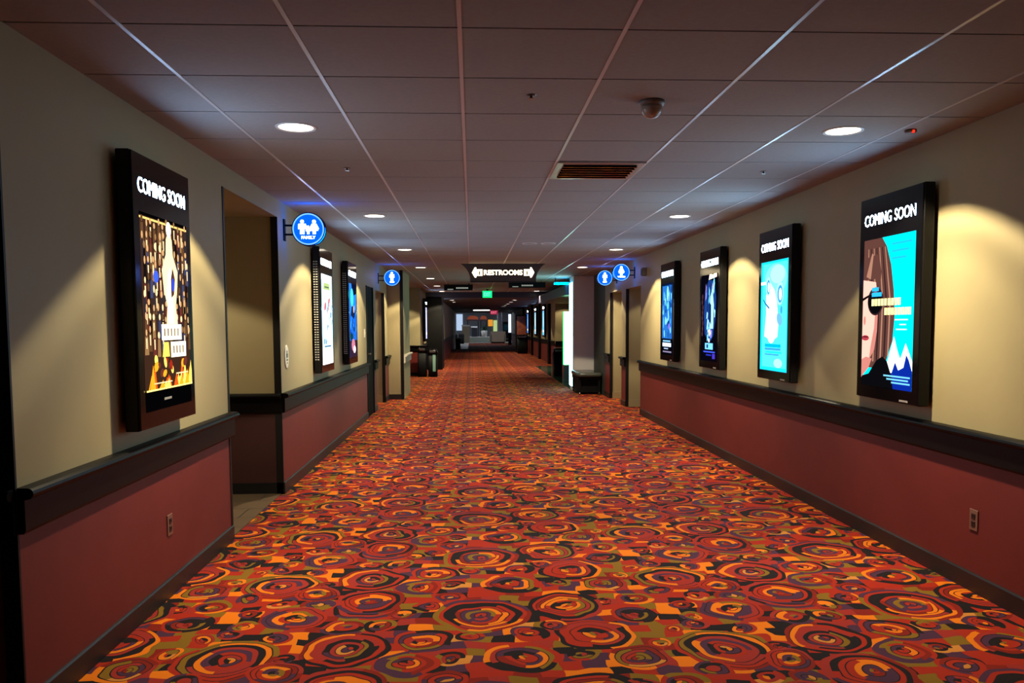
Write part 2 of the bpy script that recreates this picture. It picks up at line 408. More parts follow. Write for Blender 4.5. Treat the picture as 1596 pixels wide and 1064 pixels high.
# black door in the left wall
dr = struct(MB().box(XL - .1, XL - .005, 13.06, 13.94, 0, 2.10, pmat('black_door_paint', (5, 5, 5), .7, spec=.05)).build('door_1', bevel=.006))
MB().box(XL - .008, XL + .012, 13.05, 13.11, 0, 2.10, BLACK).build('door_frame', dr)
MB().box(XL - .008, XL + .012, 13.89, 13.95, 0, 2.10, BLACK).build('door_frame', dr)
MB().box(XL - .006, XL + .045, 13.2, 13.24, 1.0, 1.03, STEEL).build('door_handle', dr, bevel=.005)

# ------------------------------------------------------------------ downlights
LENS = emat((255, 240, 214), 9)
def spot(name, loc, power, angle, blend, parent=None, col=(1, .84, .56), rad=.05):
    l = D.lights.new(name, 'SPOT'); l.energy = power; l.spot_size = math.radians(angle); l.spot_blend = blend
    l.color = col; l.shadow_soft_size = rad
    o = D.objects.new(name, l); COL.objects.link(o); o.location = loc
    if parent: o.parent = parent
    return o
def beam(name, loc, power, parent):
    """a downlight beam: strong straight down, a dip, then a brighter outer ring cut off by the can"""
    o = spot(name, loc, power, 116, .03, parent); l = o.data; l.use_nodes = True; nt = l.node_tree
    g = nt.nodes.new('ShaderNodeNewGeometry'); sp = nt.nodes.new('ShaderNodeSeparateXYZ'); ab = nt.nodes.new('ShaderNodeMath'); ab.operation = 'ABSOLUTE'
    rp = nt.nodes.new('ShaderNodeValToRGB'); cr = rp.color_ramp; cr.interpolation = 'EASE'
    st = [(.545, 0), (.565, .46), (.60, .52), (.655, .36), (.69, .40), (.76, .58), (.92, .84), (1.0, 1.0)]
    while len(cr.elements) < len(st): cr.elements.new(.5)
    for e, (p, v) in zip(cr.elements, st): e.position = p; e.color = (v, v, v, 1)
    nt.links.new(g.outputs['Incoming'], sp.inputs[0]); nt.links.new(sp.outputs['Z'], ab.inputs[0]); nt.links.new(ab.outputs[0], rp.inputs['Fac'])
    nt.links.new(rp.outputs['Color'], nt.nodes['Emission'].inputs['Strength'])
    return o
P_BEAM = 460
def downlight(x, y, z, label, group, wide=0, narrow=0, r=.092, power=P_BEAM):
    t = thing('downlight', label, 'light', (x, y, z), group)
    MB().lathe([(r, 0), (r + .004, -.004), (r + .018, -.005), (r + .02, 0)], TRIMW, caps=False, n=36).build('trim_ring', t)
    MB().lathe([(r, -.0015), (r * .5, -.0025), (.001, -.003)], LENS, caps=False, n=36).build('lens', t)
    if power: beam('beam', (0, 0, -.03), power, t)
    if wide: spot('wide_beam', (0, 0, -.03), wide, 112, .12, t)
    if narrow: spot('floor_beam', (0, 0, -.03), narrow, 92, 1.0, t)
    return t
ordn = ['nearest', 'second', 'third', 'fourth', 'fifth', 'sixth', 'farthest']
for x, y in LIGHTS_L:
    k = round((y - 4.629) / 3.66)
    lab = 'round recessed light, %s in the left row of the tiled ceiling' % (ordn[k] if k >= 0 else 'one behind the viewer')
    downlight(x, y, H, lab, 'downlights in the tiled ceiling')
for x, y in LIGHTS_R:
    k = round((y - 4.629) / 3.66)
    lab = 'round recessed light, %s in the right row of the tiled ceiling' % (ordn[k] if 0 <= k < 4 else 'farthest, past the hanging sign' if k == 6 else 'one behind the viewer')
    downlight(x, y, H, lab, 'downlights in the tiled ceiling')
for k in range(6):
    downlight(1.62, 28.2 + 2.9 * k, 2.40, 'small round light in the dark low ceiling, %s of the right row of six' % ['nearest', 'second', 'third', 'fourth', 'fifth', 'farthest'][k], 'downlights in the dark ceiling', 110, 130, power=0)
for k in range(3):
    downlight(-0.72, 28.2 + 2.7 * k, 2.40, 'small round light in the dark low ceiling, %s of the left row of three' % ['nearest', 'middle', 'farthest'][k], 'downlights in the dark ceiling', 60, 130, power=0)
for n, (x, y) in enumerate(((-2.55, 6.25), (-2.5, 15.0), (3.45, 13.75), (3.45, 15.45), (3.3, 28.4), (-2.0, 23.3))):
    spot('vestibule_lamp', (x, y, 2.37), 85 if n == 0 else 45, 116, .15)

# ------------------------------------------------------------------ poster cases
Z0, Z1, CW = 0.972, 2.29, 0.775
SW_, SH_ = 0.64, 0.96
def glow(rgb, k=1.0): return emat(rgb, k * 1.4)
def art_portrait(p):
    W, Hh = SW_, SH_
    cy, cy2 = glow((0, 222, 236), 1.5), glow((20, 170, 205), 1.3)
    p.rect(0, 0, W, Hh, cy)
    for r in range(3): p.rect(.36, .90 - r * .045, .36 + .24 - r * .03, .915 - r * .045, cy2)
    navy = glow((8, 40, 150), 1)
    white = glow((245, 250, 255), 1.7)
    p.poly([(.30, .10), (.36, .20), (.42, .33), (.46, .25), (.50, .19), (.56, .29), (.64, .18), (.64, .08), (.32, .08)], white)
    p.poly([(.26, 0), (W, 0), (W, .12), (.60, .19), (.57, .22), (.54, .14), (.48, .12), (.44, .17), (.40, .10), (.34, .10)], navy)
    hair, hair2, hair3 = glow((98, 62, 54), .9), glow((170, 122, 100), 1), glow((52, 32, 36), .8)
    skin, skin2 = glow((236, 178, 160), 1.25), glow((206, 128, 116), 1.0)
    p.poly([(0, .12), (.22, .12), (.32, .16), (.40, .30), (.42, .46), (.40, .62), (.36, .78), (.30, .90), (.24, Hh), (0, Hh)], hair)
    for q in range(7):
        u = .05 + q * .048
        p.poly([(u, .14 + .01 * q), (u + .018, .14 + .012 * q), (u + .03, .55), (u * .75 + .03, .90), (u * .75 + .02, .90), (u + .012, .55)], [hair2, hair3][q % 2])
    p.poly([(0, .15), (.10, .17), (.17, .24), (.20, .36), (.21, .55), (.17, .68), (0, .70)], skin)
    p.poly([(.10, .17), (.17, .24), (.20, .36), (.21, .55), (.18, .55), (.16, .38), (.12, .26)], skin2)
    p.poly([(0, .70), (.18, .70), (.22, .60), (.24, .74), (.20, .86), (0, .84)], hair)
    p.poly([(.04, .72), (.10, .70), (.13, .86), (.11, .87)], hair2)
    p.ell(.045, .315, .05, .018, glow((176, 60, 70), 1)); p.ell(.045, .322, .044, .005, glow((110, 30, 40), .8))
    p.ell(.03, .43, .014, .03, skin2)
    p.ell(.17, .555, .105, .092, hair3, 28); p.ell(.168, .552, .092, .078, glow((10, 12, 16), .6), 28)
    p.poly([(0, .56), (.08, .585), (.08, .60), (0, .58)], glow((10, 12, 16), .6))
    p.poly([(.10, .60), (.17, .625), (.22, .60), (.16, .60)], glow((120, 70, 80), 1))
    p.poly([(0, 0), (.42, 0), (.40, .08), (.34, .17), (.28, .20), (.20, .17), (.10, .08), (0, .06)], glow((14, 14, 18), .6))
    p.poly([(0, .05), (.10, .12), (.14, .18), (.06, .19), (0, .17)], skin2)
    yel = glow((250, 238, 150), 1.5); sky = glow((40, 170, 235), 1.2)
    p.rect(.12, .62, .21, .645, sky); p.rect(.12, .585, .25, .612, sky)
    for u0, u1, v in ((.12, .30, .525), (.33, .50, .525), (.29, .60, .465)):
        u = u0
        while u < u1 - .015:
            p.rect(u, v, u + .034, v + .045, yel); u += .041
    for r, (a, b) in enumerate(((.42, .58), (.48, .56), (.44, .57))): p.rect(a, .43 - r * .03, b, .438 - r * .03, glow((200, 240, 250), 1.2))
    for r, (a, b) in enumerate(((.30, .62), (.34, .60), (.40, .62))): p.rect(a, .075 - r * .02, b, .085 - r * .02, glow((120, 210, 250), 1))
def art_cloud(p):
    W, Hh = SW_, SH_
    c = [glow((20, 190, 225), 1.4), glow((70, 225, 240), 1.4), glow((110, 238, 246), 1.4), glow((150, 244, 250), 1.4)]
    p.rect(0, 0, W, Hh, c[0]); p.rect(.05, .03, W - .02, Hh - .02, c[1])
    p.ell(.36, .80, .26, .13, c[2], 28); p.ell(.40, .84, .17, .08, c[3], 28)
    w = glow((250, 252, 255), 1.8); w2 = glow((214, 246, 252), 1.5)
    p.poly([(.10, .30), (.14, .50), (.13, .66), (.22, .78), (.34, .70), (.40, .58), (.44, .42), (.42, .30), (.30, .26)], w2)
    p.poly([(.14, .30), (.18, .52), (.26, .56), (.34, .44), (.38, .34), (.28, .28)], w)
    p.ell(.27, .36, .11, .12, w, 26)
    b1, b2 = glow((60, 150, 205), 1.1), glow((34, 104, 170), 1)
    for cu, cv, ru, rv in ((.18, .74, .055, .085), (.46, .67, .085, .10)):
        p.ell(cu, cv, ru, rv, c[3], 26); p.ell(cu + .006, cv - .004, ru * .72, rv * .76, b1, 26); p.ell(cu + .012, cv - .006, ru * .42, rv * .52, w2, 20)
    p.poly([(.06, .64), (.12, .60), (.22, .555), (.21, .54), (.11, .585), (.06, .62)], b2)
    p.ell(.46, .45, .07, .05, glow((100, 170, 226), 1.2), 22, -.5)
    p.ell(.50, .53, .025, .035, b1)
    p.rect(.12, .205, .50, .235, glow((0, 170, 200), 1.2)); p.rect(.12, .18, .50, .20, b1); p.rect(.14, .155, .52, .17, c[0]); p.rect(.12, .135, .46, .148, b1)
    p.ell(.44, .07, .10, .04, c[3]); p.rect(-.02, .76, .12, .785, glow((250, 246, 236), 1.6))
def art_shards(p):
    W, Hh = SW_, SH_
    p.rect(0, 0, W, Hh, glow((10, 8, 20), .6)); R = random.Random(3)
    p.poly([(.16, .30), (.12, .50), (.16, .78), (.30, .90), (.50, .88), (.58, .70), (.56, .46), (.48, .28), (.34, .20)], glow((24, 60, 130), 1))
    cs = [glow((110, 200, 240), 1.3), glow((60, 120, 215), 1.1), glow((150, 226, 250), 1.5), glow((170, 140, 220), 1)]
    for k in range(26):
        u, v = R.uniform(.18, .54), R.uniform(.28, .84); a, b = R.uniform(.01, .04), R.uniform(.03, .10)
        p.poly([(u - a, v - b), (u + a * .5, v - b * .7), (u + a, v + b * .6), (u - a * .3, v + b)], cs[k % 4] if k % 3 else glow((18, 40, 96), .8))
    p.poly([(.34, .36), (.48, .36), (.50, .62), (.44, .80), (.36, .70)], cs[2])
    p.poly([(.33, .66), (.40, .62), (.40, .40), (.34, .44)], glow((16, 30, 80), .8))
    p.poly([(.28, .34), (.36, .36), (.40, .31), (.34, .27)], glow((210, 220, 245), 1.4))
    p.ell(.33, .23, .03, .022, glow((225, 235, 255), 1.5))
    p.poly([(.30, .90), (.60, .92), (.60, .98), (.34, .985)], glow((250, 236, 200), 1.6)); p.ell(.45, .965, .05, .014, glow((20, 18, 20), .6))
    for k in range(8): p.ell(.06 + .01 * (k % 3), .30 + k * .06, .02, .03, glow((96, 54, 70), .8))
    p.rect(.18, .13, .48, .20, glow((110, 190, 250), 1.3)); p.rect(.24, .145, .30, .185, glow((20, 40, 110), .8)); p.rect(.12, .095, .56, .11, glow((60, 80, 225), 1.2)); p.rect(.22, .06, .42, .075, glow((40, 50, 180), 1)); p.rect(.46, .03, .56, .085, glow((70, 50, 190), 1))
def art_storm(p):
    W, Hh = SW_, SH_; R = random.Random(5)
    p.rect(0, 0, W, Hh, glow((10, 26, 60), .8)); p.rect(.05, .22, W - .05, .93, glow((36, 108, 190), 1.1))
    cs = [glow((70, 160, 235), 1.2), glow((30, 84, 170), 1), glow((120, 200, 250), 1.3), glow((20, 60, 130), .9)]
    for k in range(44):
        p.ell(R.uniform(.08, .56), R.uniform(.26, .90), R.uniform(.012, .045), R.uniform(.03, .09), cs[k % 4], 12, R.uniform(-.5, .5))
    p.ell(.36, .82, .05, .10, glow((130, 240, 250), 1.5)); p.ell(.37, .66, .045, .05, glow((90, 240, 250), 1.5)); p.ell(.44, .38, .06, .04, glow((120, 110, 220), 1.1))
    p.rect(0, 0, W, .21, glow((6, 6, 12), .6)); p.rect(.10, .175, .52, .195, glow((120, 180, 230), 1.2)); p.rect(.08, .11, .56, .16, glow((205, 225, 250), 1.5)); p.rect(.16, .075, .40, .09, glow((160, 180, 215), 1.2)); p.rect(.10, .03, .58, .05, glow((130, 120, 150), 1))
def art_crowd(p):
    W, Hh = SW_, SH_; R = random.Random(11)
    p.rect(0, 0, W, Hh, glow((6, 6, 8), .5)); p.rect(0, .10, W, Hh - .015, glow((66, 42, 30), .8))
    p.rect(0, Hh - .03, W, Hh - .02, glow((240, 200, 110), 1.3))
    cs = [glow((206, 158, 106), 1.1), glow((104, 70, 44), .9), glow((54, 46, 52), .8), glow((30, 22, 22), .6), glow((232, 200, 150), 1.3), glow((110, 50, 40), .9), glow((150, 112, 70), 1), glow((66, 70, 104), .9)]
    for row in range(9):
        for c in range(12):
            u, v = .03 + c * .053 + R.uniform(-.015, .015), .92 - row * .068 + R.uniform(-.02, .02)
            b = cs[R.choice((1, 2, 3, 5, 6, 3, 2, 1, 7))]; w = R.uniform(.016, .026)
            p.poly([(u - w, v - .10), (u + w, v - .10), (u + w * .7, v - .012), (u - w * .7, v - .012)], b); p.ell(u, v + .008, R.uniform(.010, .015), R.uniform(.014, .021), cs[R.choice((0, 0, 4, 6, 1))], 10)
            if R.random() < .35: p.poly([(u - .006, v - .07), (u + .006, v - .07), (u + .008, v - .02), (u - .008, v - .02)], cs[4])
    gold, cream = glow((250, 226, 160), 1.5), glow((255, 246, 214), 1.8)
    p.poly([(.29, .42), (.45, .42), (.43, .52), (.46, .62), (.47, .70), (.41, .78), (.40, .86), (.36, .90), (.32, .86), (.31, .78), (.25, .70), (.27, .60), (.31, .52)], gold)
    p.poly([(.32, .43), (.40, .43), (.39, .56), (.40, .66), (.37, .72), (.33, .68), (.31, .58)], cream)
    p.poly([(.37, .56), (.41, .58), (.43, .66), (.40, .72), (.37, .66)], glow((90, 56, 50), .8)); p.ell(.40, .63, .02, .035, glow((50, 70, 200), 1.1)); p.ell(.17, .66, .035, .03, glow((60, 90, 220), 1.2))
    p.ell(.36, .91, .035, .04, cream)
    p.rect(.22, .345, .50, .425, cream); p.rect(.34, .255, .56, .335, cream); p.poly([(.22, .26), (.32, .26), (.31, .335), (.24, .335)], glow((230, 205, 90), 1.2))
    for k in range(5): p.rect(.25 + k * .047, .365, .27 + k * .047, .405, glow((150, 120, 80), .9))
    for k in range(4): p.rect(.37 + k * .045, .275, .39 + k * .045, .315, glow((150, 120, 80), .9))
    fire = [glow((250, 150, 30), 1.4), glow((232, 84, 20), 1.2), glow((255, 206, 90), 1.5)]
    for k in range(22):
        u = R.uniform(.02, .62); h = R.uniform(.05, .12) * (1.3 if (u < .15 or u > .48) else .6)
        p.poly([(u - .035, .105), (u + .035, .105), (u + .01, .105 + h)], fire[k % 3])
    for k in range(14): p.ell(R.uniform(.12, .54), R.uniform(.17, .25), R.uniform(.012, .035), R.uniform(.012, .03), [cs[5], fire[0], fire[2], glow((170, 40, 20), 1)][k % 4], 12, .4)
    p.rect(.40, .165, .58, .172, cs[4]); p.rect(.10, .13, .34, .136, cs[4]); p.rect(0, .098, W, .106, glow((255, 226, 120), 1.6))
def art_pale(p):
    W, Hh = SW_, SH_; R = random.Random(2)
    p.rect(0, 0, W, Hh, glow((190, 232, 246), 1.5)); p.rect(0, 0, W, .16, glow((240, 250, 252), 1.7)); p.rect(0, .90, W, Hh, glow((235, 244, 250), 1.7))
    p.poly([(.10, .80), (.50, .80), (.46, .87), (.14, .87)], glow((176, 196, 120), 1.1)); p.rect(.18, .82, .44, .835, glow((90, 120, 90), .9))
    p.poly([(.30, .52), (.46, .64), (.50, .72), (.40, .70)], glow((200, 90, 90), 1)); p.ell(.20, .62, .07, .04, glow((206, 110, 120), 1), 16, .4)
    for k in range(18): p.poly([(u, v) for u, v in [(R.uniform(.06, .58), R.uniform(.20, .60)) for _ in range(1)] for u, v in ((u, v), (u + .07, v + .015), (u + .09, v + .06), (u + .03, v + .07))], [glow((150, 196, 226), 1.2), glow((246, 250, 255), 1.7), glow((86, 140, 180), 1), glow((214, 236, 246), 1.5)][k % 4])
    p.rect(.12, .185, .52, .20, glow((70, 110, 150), 1))
def art_deep(p):
    W, Hh = SW_, SH_; R = random.Random(8)
    p.rect(0, 0, W, Hh, glow((24, 96, 200), 1.2)); p.rect(0, .55, W, Hh, glow((40, 120, 220), 1.2)); p.poly([(.30, .80), (W, .84), (W, Hh), (.20, Hh)], glow((14, 22, 60), .7))
    p.ell(.24, .78, .14, .12, glow((60, 190, 235), 1.4)); p.poly([(.10, .55), (.40, .50), (.56, .60), (.40, .68), (.2, .66)], glow((26, 40, 80), .8)); p.ell(.4, .63, .06, .05, glow((190, 180, 200), 1.1))
    for k in range(16): p.ell(R.uniform(.05, .6), R.uniform(.25, .5), R.uniform(.02, .06), R.uniform(.02, .05), [glow((50, 140, 235), 1.2), glow((16, 66, 160), 1), glow((30, 60, 90), .8)][k % 3])
    p.rect(0, 0, W, .22, glow((60, 40, 60), .7)); p.ell(.30, .16, .16, .08, glow((196, 120, 140), 1.1)); p.ell(.40, .10, .12, .05, glow((230, 200, 215), 1.3)); p.ell(.14, .27, .1, .05, glow((20, 70, 50), .8))
def art_far(c1, c2):
    def f(p):
        p.rect(0, 0, SW_, SH_, glow(c1, 1.6)); p.ell(.32, .55, .18, .24, glow(c2, 1.6)); p.rect(.1, .12, .54, .2, glow((240, 245, 250), 1.6)); p.rect(.1, .80, .54, .86, glow(c2, 1.3))
    return f

HEAD = emat((165, 205, 255), 110.0)
def poster_case(x_wall, sgn, y0, art, label, vents=False, maker=True, name='poster_case', glow_w=0, glow_c=(.45, .72, 1)):
    """sgn +1: hangs on the left wall and faces +X; -1: on the right wall"""
    t = thing(name, label, 'poster display', (x_wall, y0 + CW / 2, Z0), 'digital poster cases on the walls')
    hw, hz = CW / 2, Z1 - Z0
    def bx(a, b, y_0, y_1, z_0, z_1): return (min(sgn * a, sgn * b), max(sgn * a, sgn * b), y_0, y_1, z_0, z_1)
    MB().box(*bx(0, .022, -.26, .26, .15, hz - .15), BLACK).build('wall_mount', t)
    MB().box(*bx(.022, CD - .008, -hw, hw, 0, hz), CASEM).build('housing', t, bevel=.006)
    MB().box(*bx(CD - .008, CD, -hw + .004, hw - .004, .004, hz - .004), GLASS).build('front_glass', t, bevel=.002)
    # the viewer's left is the near end on the left wall and the far end on the right wall
    du = (0, sgn, 0)
    m = MB(); p = Plane2(m, (sgn * (CD + .0006), -sgn * SW_ / 2, 1.055 - Z0), du, (0, 0, 1), (sgn, 0, 0)); p.clip = (SW_, SH_); p.step = 0.00002; art(p); m.build('screen', t, fix=False)
    for word, u0, u1 in (('COMING', .0, .345), ('SOON', .385, SW_ - .01)):
        m = MB(); p = Plane2(m, (sgn * (CD + .001), -sgn * SW_ / 2, 2.105 - Z0), du, (0, 0, 1), (sgn, 0, 0))
        p.text(word, u0, 0, u1, .072, HEAD, -.004); m.build('header_word', t, fix=False)
    if glow_w:      # the light the display itself gives off
        l = D.lights.new('display_glow', 'AREA'); l.shape = 'RECTANGLE'; l.size = SH_; l.size_y = SW_; l.energy = glow_w; l.color = glow_c
        o = D.objects.new('display_glow', l); COL.objects.link(o); o.parent = t; o.location = (sgn * (CD + .02), 0, 1.535 - Z0); o.rotation_euler = (0, -sgn * PI / 2, 0)
    if maker:
        m = MB(); u0 = .50 if sgn < 0 else .24; z = .012 if sgn < 0 else .125
        m.box(*bx(CD, CD + .0012, *sorted((-sgn * SW_ / 2 + sgn * u0, -sgn * SW_ / 2 + sgn * (u0 + .10))), z, z + .012), pmat('silver_badge', (190, 186, 180), .3, metal=.6)); m.build('badge', t)
    if vents:
        m = MB()
        for k in range(40):
            for q in (0, 1):
                m.box(*bx(.026 + q * .026, .044 + q * .026, -hw - .002, -hw, .14 + k * .026, .149 + k * .026), TRIMW)
        tag(m.build('vent_slots', t), None, None)
    return t
poster_case(XR, -1, 4.725, art_portrait, 'nearest poster screen on the right wall, cyan picture of a bobbed head in sunglasses', glow_w=6)
poster_case(XR, -1, 6.69, art_cloud, 'second poster screen on the right wall, pale cyan picture with a white mound', glow_w=13)
poster_case(XR, -1, 8.65, art_shards, 'third poster screen on the right wall, dark picture with jagged light blue shapes', glow_w=9)
poster_case(XR, -1, 10.62, art_storm, 'fourth poster screen on the right wall, mottled blue picture with white title', glow_w=12)
poster_case(XL, 1, 3.93, art_crowd, 'large black poster screen on the left wall, golden picture with orange flames', glow_w=3, glow_c=(.8, .8, 1))
poster_case(XL, 1, 8.63, art_pale, 'poster screen on the left wall beyond the alcove, pale white and blue picture', glow_w=12, vents=True, maker=False)
poster_case(XL, 1, 10.57, art_deep, 'poster screen on the left wall nearest the black door, deep blue picture', glow_w=10, vents=True, maker=False)
poster_case(2.95, -1, 32.4, art_far((90, 170, 235), (150, 210, 250)), 'nearest of three small lit poster screens on the far right wall', maker=False)
poster_case(2.95, -1, 36.6, art_far((130, 180, 225), (190, 210, 190)), 'middle of three small lit poster screens on the far right wall', maker=False)
poster_case(2.95, -1, 41.6, art_far((60, 120, 220), (110, 170, 240)), 'last of three small lit poster screens on the far right wall', maker=False)
poster_case(-1.5, 1, 25.2, art_far((170, 170, 220), (220, 220, 240)), 'distant lit poster screen on the left wall just past the waste bins', maker=False)
poster_case(-1.15, 1, 29.3, art_far((190, 220, 235), (225, 240, 245)), 'distant pale lit poster screen on the left wall beyond the black wall block', maker=False)

# ------------------------------------------------------------------ round restroom signs
BLUE = emat((1, 38, 165), 8.0); SIGNW = emat((232, 244, 255), 8); RIMW = emat((120, 190, 250), 1.5); DRUM = emat((0, 90, 240), 26)
def person_icon(p, cx, cy, s, skirt=False):
    p.ell(cx, cy + .88 * s, .13 * s, .13 * s, SIGNW, 16)
    if skirt:
        p.poly([(cx - .17 * s, cy + .72 * s), (cx + .17 * s, cy + .72 * s), (cx + .34 * s, cy + .36 * s), (cx + .26 * s, cy + .33 * s), (cx + .15 * s, cy + .55 * s), (cx + .28 * s, cy + .24 * s), (cx - .28 * s, cy + .24 * s), (cx - .15 * s, cy + .55 * s), (cx - .26 * s, cy + .33 * s), (cx - .34 * s, cy + .36 * s)], SIGNW)
        p.rect(cx - .11 * s, cy, cx - .02 * s, cy + .24 * s, SIGNW); p.rect(cx + .02 * s, cy, cx + .11 * s, cy + .24 * s, SIGNW)
    else:
        p.poly([(cx - .26 * s, cy + .72 * s), (cx + .26 * s, cy + .72 * s), (cx + .29 * s, cy + .36 * s), (cx + .20 * s, cy + .36 * s), (cx + .15 * s, cy + .58 * s), (cx + .15 * s, cy), (cx + .02 * s, cy), (cx + .02 * s, cy + .34 * s), (cx - .02 * s, cy + .34 * s), (cx - .02 * s, cy), (cx - .15 * s, cy), (cx - .15 * s, cy + .58 * s), (cx - .20 * s, cy + .36 * s), (cx - .29 * s, cy + .36 * s)], SIGNW)
def disc_sign(cx, y, cz, wall_x, icon, word, label):
    t = thing('restroom_sign', label, 'sign', (cx, y, cz), 'round blue restroom signs'); R = .147
    MB().lathe([(R - .008, .028), (R - .008, -.028)], DRUM, axis='Y', n=48).build('sign_drum', t)
    for sg in (-1, 1): MB().lathe([(R - .012, sg * .026), (R, sg * .026), (R, sg * .033), (R - .006, sg * .0352), (R - .012, sg * .0352)], BLACK, axis='Y', n=48).build('bezel', t)
    for sg in (-1, 1):
        m = MB(); p = Plane2(m, (0, sg * .0355, 0), (-sg, 0, 0), (0, 0, 1), (0, sg, 0))
        p.ell(0, 0, R - .008, R - .008, BLUE, 48); m2 = m.build('lit_face', t, fix=False)
        m = MB(); p = Plane2(m, (0, sg * .0362, 0), (-sg, 0, 0), (0, 0, 1), (0, sg, 0))
        p.ring(0, 0, R - .020, R - .009, RIMW, 48); m.build('rim_line', t, fix=False)
        m = MB(); p = Plane2(m, (0, sg * .0366, 0), (-sg, 0, 0), (0, 0, 1), (0, sg, 0))
        if icon == 'family':
            person_icon(p, -.052, -.045, .125, False); person_icon(p, .052, -.045, .125, True); person_icon(p, 0, -.045, .075, False)
        else: person_icon(p, 0, -.05, .15, icon == 'woman')
        m.build('pictogram', t, fix=False)
        m = MB(); p = Plane2(m, (0, sg * .0366, 0), (-sg, 0, 0), (0, 0, 1), (0, sg, 0))
        w = {'FAMILY': .062, 'WOMEN': .062, 'MEN': .036}[word]
        p.text(word, -w, -.086, w, -.060, SIGNW, .015); m.build('lettering', t, fix=False)
    d = 1 if wall_x > cx else -1; x0, x1 = d * (R - .006), wall_x - cx
    for z in (.035, -.045): MB().box(min(x0, x1), max(x0, x1), -.009, .009, z - .008, z + .008, BLACK).build('bracket_arm', t)
    MB().box(min(x1, x1 - d * .012), max(x1, x1 - d * .012), -.03, .03, -.10, .09, BLACK).build('wall_plate', t, bevel=.003)
    return t
disc_sign(-1.437, 7.45, 2.322, XL, 'family', 'FAMILY', 'round blue lit family restroom sign on a bracket by the left alcove')
disc_sign(-1.41, 14.8, 2.312, XL, 'man', 'MEN', 'round blue lit restroom sign on the left wall above the far doorways')
disc_sign(2.497, 13.7, 2.332, XR, 'woman', 'WOMEN', 'round blue lit restroom sign on the right, the nearer and larger looking of two')
disc_sign(2.497, 15.4, 2.335, XR, 'man', 'MEN', 'round blue lit restroom sign on the right, half behind the nearer one')

# ------------------------------------------------------------------ hanging signs
def restrooms_sign():
    cx = .567
    t = thing('hanging_sign', 'dark brown hanging sign with white lit RESTROOMS lettering and arrows', 'sign', (cx, 14.7, 2.24))
    hT, hB, h = .745, .585, .312
    prof = [(-hB, 0), (hB, 0)]
    for k in range(1, 9):
        s = k / 8; prof.append((hB + (hT - hB) * s ** 2.4, h * s))
    prof += [(-x, z) for x, z in reversed(prof[2:])]
    MB().prism_y(prof, 0, .07, BROWN).build('sign_board', t, bevel=.004)
    MB().box(-hT, hT, -.01, .08, h - .008, h, GUARD).build('top_plate', t)
    MB().box(-hB - .004, hB + .004, -.006, .076, -.012, .004, GUARD).build('bottom_edge', t)
    W = emat((255, 232, 186), 5)
    m = MB(); p = Plane2(m, (0, -.002, 0), (1, 0, 0), (0, 0, 1), (0, -1, 0)); p.text('RESTROOMS', -.345, .112, .345, .205, W, .03); m.build('lettering', t, fix=False)
    for sg in (-1, 1):
        m = MB(); p = Plane2(m, (0, -.002, 0), (1, 0, 0), (0, 0, 1), (0, -1, 0))
        p.poly([(sg * .37, .100), (sg * .475, .100), (sg * .475, .215), (sg * .37, .215)][::sg], W)
        m.build('arrow_tail', t, fix=False); m = MB(); p = Plane2(m, (0, -.002, 0), (1, 0, 0), (0, 0, 1), (0, -1, 0))
        p.poly([(sg * .480, .070), (sg * .505, .070), (sg * .555, .158), (sg * .505, .248), (sg * .480, .248)][::sg], W)
        m.build('arrow_head', t, fix=False); m = MB(); p = Plane2(m, (0, -.003, 0), (1, 0, 0), (0, 0, 1), (0, -1, 0))
        dk = emat((120, 90, 66), .7)
        p.ell(sg * .423, .193, .010, .010, dk, 12); p.rect(sg * .423 - .013, .115, sg * .423 + .013, .18, dk)
        m.build('figure', t, fix=False)
restrooms_sign()
def box_sign(x0, x1, y, z0, z1, tx, label):
    cx = (x0 + x1) / 2; w = (x1 - x0) / 2
    t = thing('hanging_sign', label, 'sign', (cx, y, z0), 'black hanging signs')
    MB().box(-w, w, 0, .12, 0, z1 - z0, BLACK).build('sign_box', t, bevel=.008)
    g = emat((150, 156, 146), .9); h = z1 - z0
    m = MB(); p = Plane2(m, (0, -.001, 0), (1, 0, 0), (0, 0, 1), (0, -1, 0))
    a, b = tx[0] - cx, tx[1] - cx
    for k in range(7): p.rect(a + (b - a) * k / 7, h * .26, a + (b - a) * (k + .82) / 7, h * .52, g)
    p.rect(-w + .09, h * .10, -w + .24, h * .24, g)
    m.build('lettering', t, fix=False)
    for sx in (-w + .1, w - .1): MB().box(sx - .012, sx + .012, .05, .07, h, H - z0, BLACK).build('hanger', t)
box_sign(-.715, .036, 21.6, 2.375, 2.525, (-.40, -.08), 'black hanging direction sign left of the green exit sign')
box_sign(.942, 1.87, 20.8, 2.405, 2.54, (1.265, 1.56), 'black hanging direction sign right of the green exit sign')
def exit_sign(x, y, z, w, h, ec, tc, label, top):
    t = thing('exit_sign', label, 'sign', (x, y, z))
    MB().box(-w / 2, w / 2, 0, .05, 0, h, BLACK).build('sign_box', t, bevel=.006)
    m = MB(); p = Plane2(m, (0, -.001, 0), (1, 0, 0), (0, 0, 1), (0, -1, 0)); p.rect(-w / 2 + .005, .005, w / 2 - .005, h - .005, ec); m.build('lit_face', t, fix=False)
    m = MB(); p = Plane2(m, (0, -.002, 0), (1, 0, 0), (0, 0, 1), (0, -1, 0)); p.text('EXIT', -w * .36, h * .22, w * .36, h * .78, tc, .02); m.build('lettering', t, fix=False)
    MB().box(-.03, .03, .015, .035, h, top - z, BLACK).build('hanger', t)
exit_sign(.478, 25.0, 2.29, .29, .21, emat((2, 150, 60), 8), emat((90, 250, 170), 2.2), 'small green lit exit sign hanging under the tiled ceiling', H)
exit_sign(1.27, 47.0, 2.05, .44, .25, emat((150, 40, 70), .9), emat((230, 110, 130), 1.3), 'tiny distant red exit sign under the dark ceiling', 2.40)

